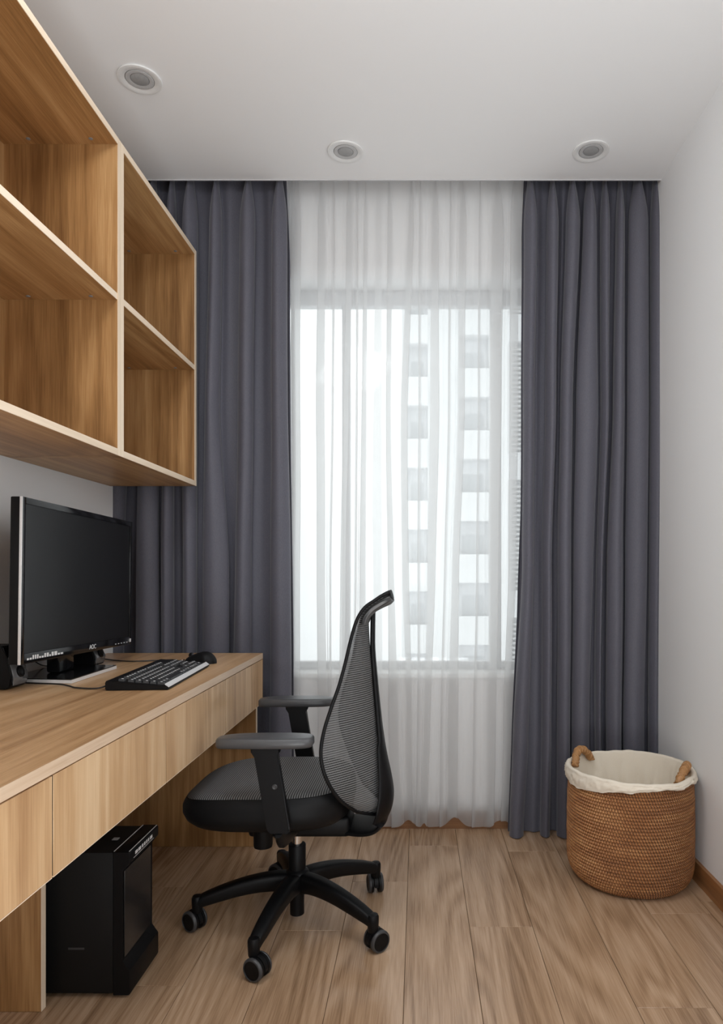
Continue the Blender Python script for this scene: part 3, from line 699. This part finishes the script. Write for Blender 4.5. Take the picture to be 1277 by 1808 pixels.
def rope_handle(ang):
    d = Vector((cos(ang), sin(ang), 0)); tn = Vector((-sin(ang), cos(ang), 0)); c = Vector((BX, BY, 0))+d*(BR-.021)
    pts = []; n = 60
    for i in range(n+1):
        u = -1+2*i/n
        pts.append(c+tn*(.066*u)+Vector((0, 0, .368+.044*(1-abs(u)**2.4)))-d*(.016*u*u))
    rad = [.0115+.0012*abs(sin(i*1.25)) for i in range(n+1)]
    bm = bmesh.new(); add_tube(bm, pts, rad, 14, up=d)
    for s in (-1, 1):   # raised wrap strand
        P = []
        for i in range(n*4+1):
            q = i/4; k = min(int(q), n-1); p = pts[k].lerp(pts[k+1], q-k); dd = (pts[min(k+1, n)]-pts[k]).normalized(); a_ = d; b_ = dd.cross(a_).normalized()
            ph = q*.62*s+ (0 if s > 0 else pi)
            P.append(p+a_*cos(ph)*.0118+b_*sin(ph)*.0118)
        add_tube(bm, P, .0034, 6, up=d)
    o = obj('handle', bm, M['rattan2'], bk, 180)
rope_handle(R(141)); rope_handle(R(-30))

# ------------------------------------------------------------------ office chair
CX, CY = -.368, 2.072
ch = thing('office_chair', 'black mesh office swivel chair with armrests, turned towards the desk', 'chair', (CX, CY, 0))
# base
hub = bmesh.new(); add_lathe(hub, [(.020, .098), (.034, .100), (.040, .112), (.040, .148), (.033, .158), (.026, .163), (.026, .236), (.0245, .238), (.017, .2382)], (CX, CY, 0), 40)
obj('base_hub', hub, M['black'], ch, 40)
bm = bmesh.new(); add_lathe(bm, [(.019, .024), (.0215, .026), (.0215, .0975), (.019, .0978)], (CX, CY, 0), 32); obj('lower_tube', bm, M['black'], ch, 40)
bm = bmesh.new(); add_lathe(bm, [(.0155, .2385), (.0155, .284)], (CX, CY, 0), 32); o = obj('gas_lift', bm, M['chrome'], ch, 40); o['label'] = 'chrome gas lift'
angs = [38.5, 110.5, 190.5, 257.5, 326.0]; caxis = [15, 60, 58, 64, -52]
for A, ca in zip(angs, caxis):
    a = R(A); d = Vector((cos(a), sin(a), 0)); c0 = Vector((CX, CY, 0))
    L_ = .292
    P = [(.028, .127), (.07, .130), (.12, .127), (.17, .119), (.22, .107), (.255, .097), (.276, .090), (.288, .084)]
    P = catmull([(p[0], p[1], 0) for p in P], 4)
    pts = [c0+d*p.x+Vector((0, 0, p.y)) for p in P]
    n = len(pts); rad = []; asp = []
    for i in range(n):
        t_ = i/(n-1); rad.append(.027-.0105*t_); asp.append((.0295-.0145*t_)/(.027-.0105*t_))
    bm = bmesh.new(); add_tube(bm, pts, rad, 20, sy=asp, power=3.2)
    end = c0+d*L_
    add_lathe(bm, [(.0135, .056), (.0150, .060), (.0165, .084), (.0165, .098), (.0135, .104), (.004, .1055)], end, 24)
    leg = obj('base_leg', bm, M['black'], ch, 50)
    # twin-wheel caster as a part with wheels as its sub-parts
    ax = Vector((cos(R(ca)), sin(R(ca)), 0)); fw = Vector((-ax.y, ax.x, 0))
    if fw.dot(d) < 0: fw = -fw
    cc = end+fw*.012; 
    bm = bmesh.new()
    add_lathe(bm, [(.0045, .034), (.0045, .057)], end, 12)
    rr_ = Matrix.Translation(cc+Vector((0, 0, .031))) @ Matrix((( ax.x, fw.x, 0, 0), (ax.y, fw.y, 0, 0), (0, 0, 1, 0), (0, 0, 0, 1)))
    hood = bmesh.new(); prof = []
    for k in range(15): th_ = R(-10+200*k/14); prof.append((.0305*cos(th_), .0305*sin(th_)))
    for k in range(14, -1, -1): th_ = R(-10+200*k/14); prof.append((.012*cos(th_), .012*sin(th_)))
    add_prism(hood, prof, (-.0062, .0062), lambda p, q, e: (e, p, q)); merge(bm, hood, rr_)
    cas = obj('caster', bm, M['blacksoft'], ch, 40)
    for s in (-1, 1):
        bm = bmesh.new(); q0 = .0072
        wp = [(.006, q0), (.026, q0), (.0300, q0+.002), (.0300, q0+.0135), (.0275, q0+.0165), (.0245, q0+.0172), (.0235, q0+.0160), (.008, q0+.0168), (.001, q0+.0168)]
        add_lathe(bm, wp, (0, 0, 0), 40, axis=(s, 0, 0)); bmesh.ops.transform(bm, matrix=rr_, verts=bm.verts)
        wb = obj('wheel', bm, M['black'], cas, 35)
        bm = bmesh.new(); add_lathe(bm, [(.0302, q0+.009), (.0310, q0+.0105), (.0306, q0+.0135), (.0278, q0+.0172), (.0246, q0+.0180), (.0244, q0+.0174)], (0, 0, 0), 40, axis=(s, 0, 0), caps=False)
        bmesh.ops.transform(bm, matrix=rr_, verts=bm.verts); o = obj('wheel_rim', bm, M['wheelrim'], cas, 35); o['label'] = 'dark grey rim'
# mechanism under the seat
bm = bmesh.new(); add_box(bm, -.50, -.20, CY-.075, CY+.075, .284, .345, .012, 3); obj('tilt_mechanism', bm, M['black'], ch, 40)
bm = bmesh.new(); add_lathe(bm, [(.020, .262), (.026, .264), (.0275, .270), (.0285, .344)], (-.452, 1.985, 0), 32); obj('tension_knob', bm, M['black'], ch, 40)
bm = bmesh.new(); add_tube(bm, catmull([(-.30, CY+.07, .315), (-.30, CY+.14, .312), (-.31, CY+.22, .322)], 5), .006, 10); add_tube(bm, [(-.31, CY+.20, .320), (-.31, CY+.25, .326)], .011, 10, sy=.5); obj('height_lever', bm, M['black'], ch, 60)
# seat
SX0, SX1, SY0, SY1 = -.682, -.195, 1.846, 2.288
sxc, syc, sa, sb = (SX0+SX1)/2, (SY0+SY1)/2, (SX1-SX0)/2, (SY1-SY0)/2
def seat_ring(inset, z, nn=72, droop=0):
    r = []
    for k in range(nn):
        a = 2*pi*k/nn; c_, s_ = cos(a), sin(a); e = 2/3.1
        x = sxc+(sa-inset)*math.copysign(abs(c_)**e, c_); y = syc+(sb-inset*1.0)*math.copysign(abs(s_)**e, s_)
        fr_ = max(0, (sxc-x)/sa); zz = z-.022*fr_**3*droop+.010*(max(0, (x-sxc)/sa))**2*droop
        zz += .008*abs((y-syc)/sb)**2*droop
        r.append((x, y, zz))
    return r
bm = bmesh.new()
rows = [seat_ring(.0075, .4365, droop=1), seat_ring(.014, .441, droop=1), seat_ring(.032, .445, droop=1), seat_ring(.07, .4475, droop=1), seat_ring(.12, .448, droop=.8), seat_ring(.17, .447, droop=.5), seat_ring(.21, .446, droop=.3)]
V = grid(bm, rows, True); bm.faces.new(V[-1]); bm.faces.new(V[0][::-1])
o = obj('seat_cushion', bm, M['seatmesh'], ch, 60); o['label'] = 'dark grey ribbed mesh seat'
bm = bmesh.new(); rows = [seat_ring(.05, .347), seat_ring(.018, .351), seat_ring(.004, .364), seat_ring(-.004, .382), seat_ring(-.004, .3975), seat_ring(-.003, .410, droop=.6), seat_ring(-.001, .423, droop=.9), seat_ring(.0065, .4355, droop=1)]
V = grid(bm, rows, True); bm.faces.new(V[0][::-1]); obj('seat_pan', bm, M['blacksoft'], ch, 60)
# arms
def arm(yc, dx, s):
    t_ = bmesh.new(); n = 56; rows = []
    def ring(ins, z):
        r = []
        for k in range(n):
            a = 2*pi*k/n; c_, s_ = cos(a), sin(a); e = 2/3.6
            x = (.130-ins)*math.copysign(abs(c_)**e, c_); y = (.044-ins)*math.copysign(abs(s_)**e, s_)
            y *= 1-.18*(x/.13 < 0)*abs(x/.13)
            r.append((-.407+dx+x, yc+y, z-.004*max(0, -x/.13)**3))
        return r
    V = grid(t_, [ring(.016, .6000), ring(.004, .6025), ring(0, .608), ring(.0005, .6225), ring(.003, .6265), ring(.0065, .6282), ring(.012, .6288), ring(.036, .629)], True)
    t_.faces.new(V[-1]); t_.faces.new(V[0][::-1])
    pad = obj('arm_pad', t_, M['armpad'], ch, 60); pad['label'] = 'matt grey-black arm pad'
    bm = bmesh.new(); yu = yc+s*.004
    # slanted blade
    prof = [(-.452, .6005), (-.358, .6005), (-.372, .588), (-.372, .58), (-.338, .382), (-.341, .372), (-.395, .372), (-.399, .385), (-.432, .575), (-.438, .592)]
    add_prism(bm, [(a+dx, b) for a, b in prof], (yu-.014, yu+.014), lambda a, b, e: (a, e, b))
    bmesh.ops.bevel(bm, geom=[e for e in bm.edges], offset=.004, segments=2, affect='EDGES')
    obj('arm_post', bm, M['black'], ch, 45)
    bm = bmesh.new(); add_lathe(bm, [(.007, 0), (.007, .002), (.0055, .003), (.0035, .0012), (.001, .0012)], (-.378+dx, yu-s*(.0) - .0142, .498), 20, axis=(0, -1, 0)); obj('arm_button', bm, M['wheelrim'], ch, 40)
    bm = bmesh.new(); pts = catmull([(-.367+dx, yu, .378), (-.365+dx, yu-s*.02, .350), (-.36+dx, yu-s*.08, .338), (-.355+dx, yu-s*.16, .330)], 5)
    add_tube(bm, pts, .010, 12, sy=2.6, up=Vector((0, 0, 1)), power=3); obj('arm_bracket', bm, M['black'], ch, 60)
arm(1.812, 0, -1); arm(2.372, -.018, 1)
# backrest
EP = [(686,1047),(674,1052),(662,1060),(645,1072),(633,1089),(625,1110),(617,1140),(610,1170),(599,1210),(585,1250),(573,1288),(567,1322),(569,1352),(581,1385),(602,1414),(630,1433)]
SP = [(693,1057),(684,1064),(672,1072),(657,1081),(652,1094),(652,1115),(654,1145),(657,1175),(660,1212),(664,1250),(669,1290),(674,1325),(679,1358),(684,1390),(686,1413),(683,1431)]
HWd = [.085,.093,.098,.102,.106,.112,.122,.134,.154,.178,.203,.221,.230,.222,.190,.13]
shape = []
for e_, s_, hw in zip(EP, SP, HWd):
    E = W(e_[0], e_[1], CY-hw); S = W(s_[0], s_[1], CY); shape.append((S.x, S.z, E.x, E.z, hw, 0))
sh = catmull([Vector(q[:3]) for q in shape], 5); sh2 = catmull([Vector((q[3], q[4], 0)) for q in shape], 5)
def shell_pt(i, u, off=0.):
    S = sh[i]; e = sh2[i]; k = abs(u)**1.75
    return Vector((S.x+(S.z-S.x)*k+off, CY+e.y*u, S.y+(e.x-S.y)*k))
bm = bmesh.new(); nu = 40
rows = [[shell_pt(i, -1+2*k/nu) for k in range(nu+1)] for i in range(len(sh))]
grid(bm, rows); o = obj('back_mesh', bm, M['backmesh'], ch, 180); o['label'] = 'grey see-through ribbed mesh'
bm = bmesh.new()
loop = [shell_pt(i, -1) for i in range(len(sh))]+[shell_pt(len(sh)-1, -1+2*k/12) for k in range(1, 12)]+[shell_pt(i, 1) for i in range(len(sh)-1, -1, -1)]+[shell_pt(0, 1-2*k/12) for k in range(1, 12)]
n = len(loop); seg = 10; rings = []
for i, p in enumerate(loop):
    d = (loop[(i+1) % n]-loop[i-1]).normalized(); a = Vector((1, 0, 0)).cross(d)
    if a.length < .05: a = Vector((0, 0, 1)).cross(d)
    a.normalize(); b = d.cross(a); rings.append([p+a*(.0058*cos(2*pi*k/seg))+b*(.0050*sin(2*pi*k/seg)) for k in range(seg)])
rings.append(rings[0]); grid(bm, rings, True); bmesh.ops.remove_doubles(bm, verts=bm.verts, dist=.0002)
obj('back_frame', bm, M['blacksoft'], ch, 180)
HP = catmull([W(692, 1055, CY), W(683, 1060, CY), W(672, 1066, CY), W(660, 1074, CY), W(650, 1086, CY), W(646, 1098, CY)], 5)
bm = bmesh.new(); n = len(HP); rd = []; ay = []
for i in range(n):
    q = i/(n-1); hw = .092+.006*q; th_ = .0175*min(1, .75+q*2)*(1-.45*q); rd.append(hw); ay.append(th_/hw)
add_tube(bm, HP, rd, 40, sy=ay, up=Vector((0, 0, 1)), power=3.0)
o = obj('head_roll', bm, M['rollmesh'], ch, 50); o['label'] = 'padded roll at the top of the back'
# rear support: wide J under the seat, slim spine up to the head roll
SPN = [(-.27, .300, .045), (-.22, .296, .070), (-.16, .298, .095), (-.115, .312, .11), (-.090, .345, .115), (-.082, .395, .11), (-.088, .445, .095), (-.100, .50, .075), (-.113, .575, .05), (-.122, .655, .032), (-.130, .74, .024), (-.137, .83, .022), (-.137, .90, .021), (-.136, .945, .020)]
pts = catmull([Vector((p[0], p[1], p[2])) for p in SPN], 5)
bm = bmesh.new(); rows = []
for i, p in enumerate(pts):
    d = (pts[min(i+1, len(pts)-1)]-pts[max(i-1, 0)]); d = Vector((d.x, 0, d.y)).normalized(); nrm = Vector((d.z, 0, -d.x))
    t_ = i/(len(pts)-1); thk = .011-.004*t_
    row = []; m_ = 28
    for k in range(m_):
        a = 2*pi*k/m_; c_, s_ = cos(a), sin(a); e = 2/3
        y_ = p.z*math.copysign(abs(c_)**e, c_); q = thk*math.copysign(abs(s_)**e, s_)
        wrap = -.035*(abs(y_)/.115)**2*(1 if .33 < p.y < .55 else .4)
        row.append(Vector((p.x+wrap, CY+y_, p.y))+nrm*q)
    rows.append(row)
V = grid(bm, rows, True); bm.faces.new(V[-1]); bm.faces.new(V[0][::-1]); obj('back_support', bm, M['black'], ch, 60)
bm = bmesh.new(); add_tube(bm, [(-.137, CY-.02, .952), (-.137, CY+.02, .952)], .011, 16); obj('support_clip', bm, M['black'], ch, 60)
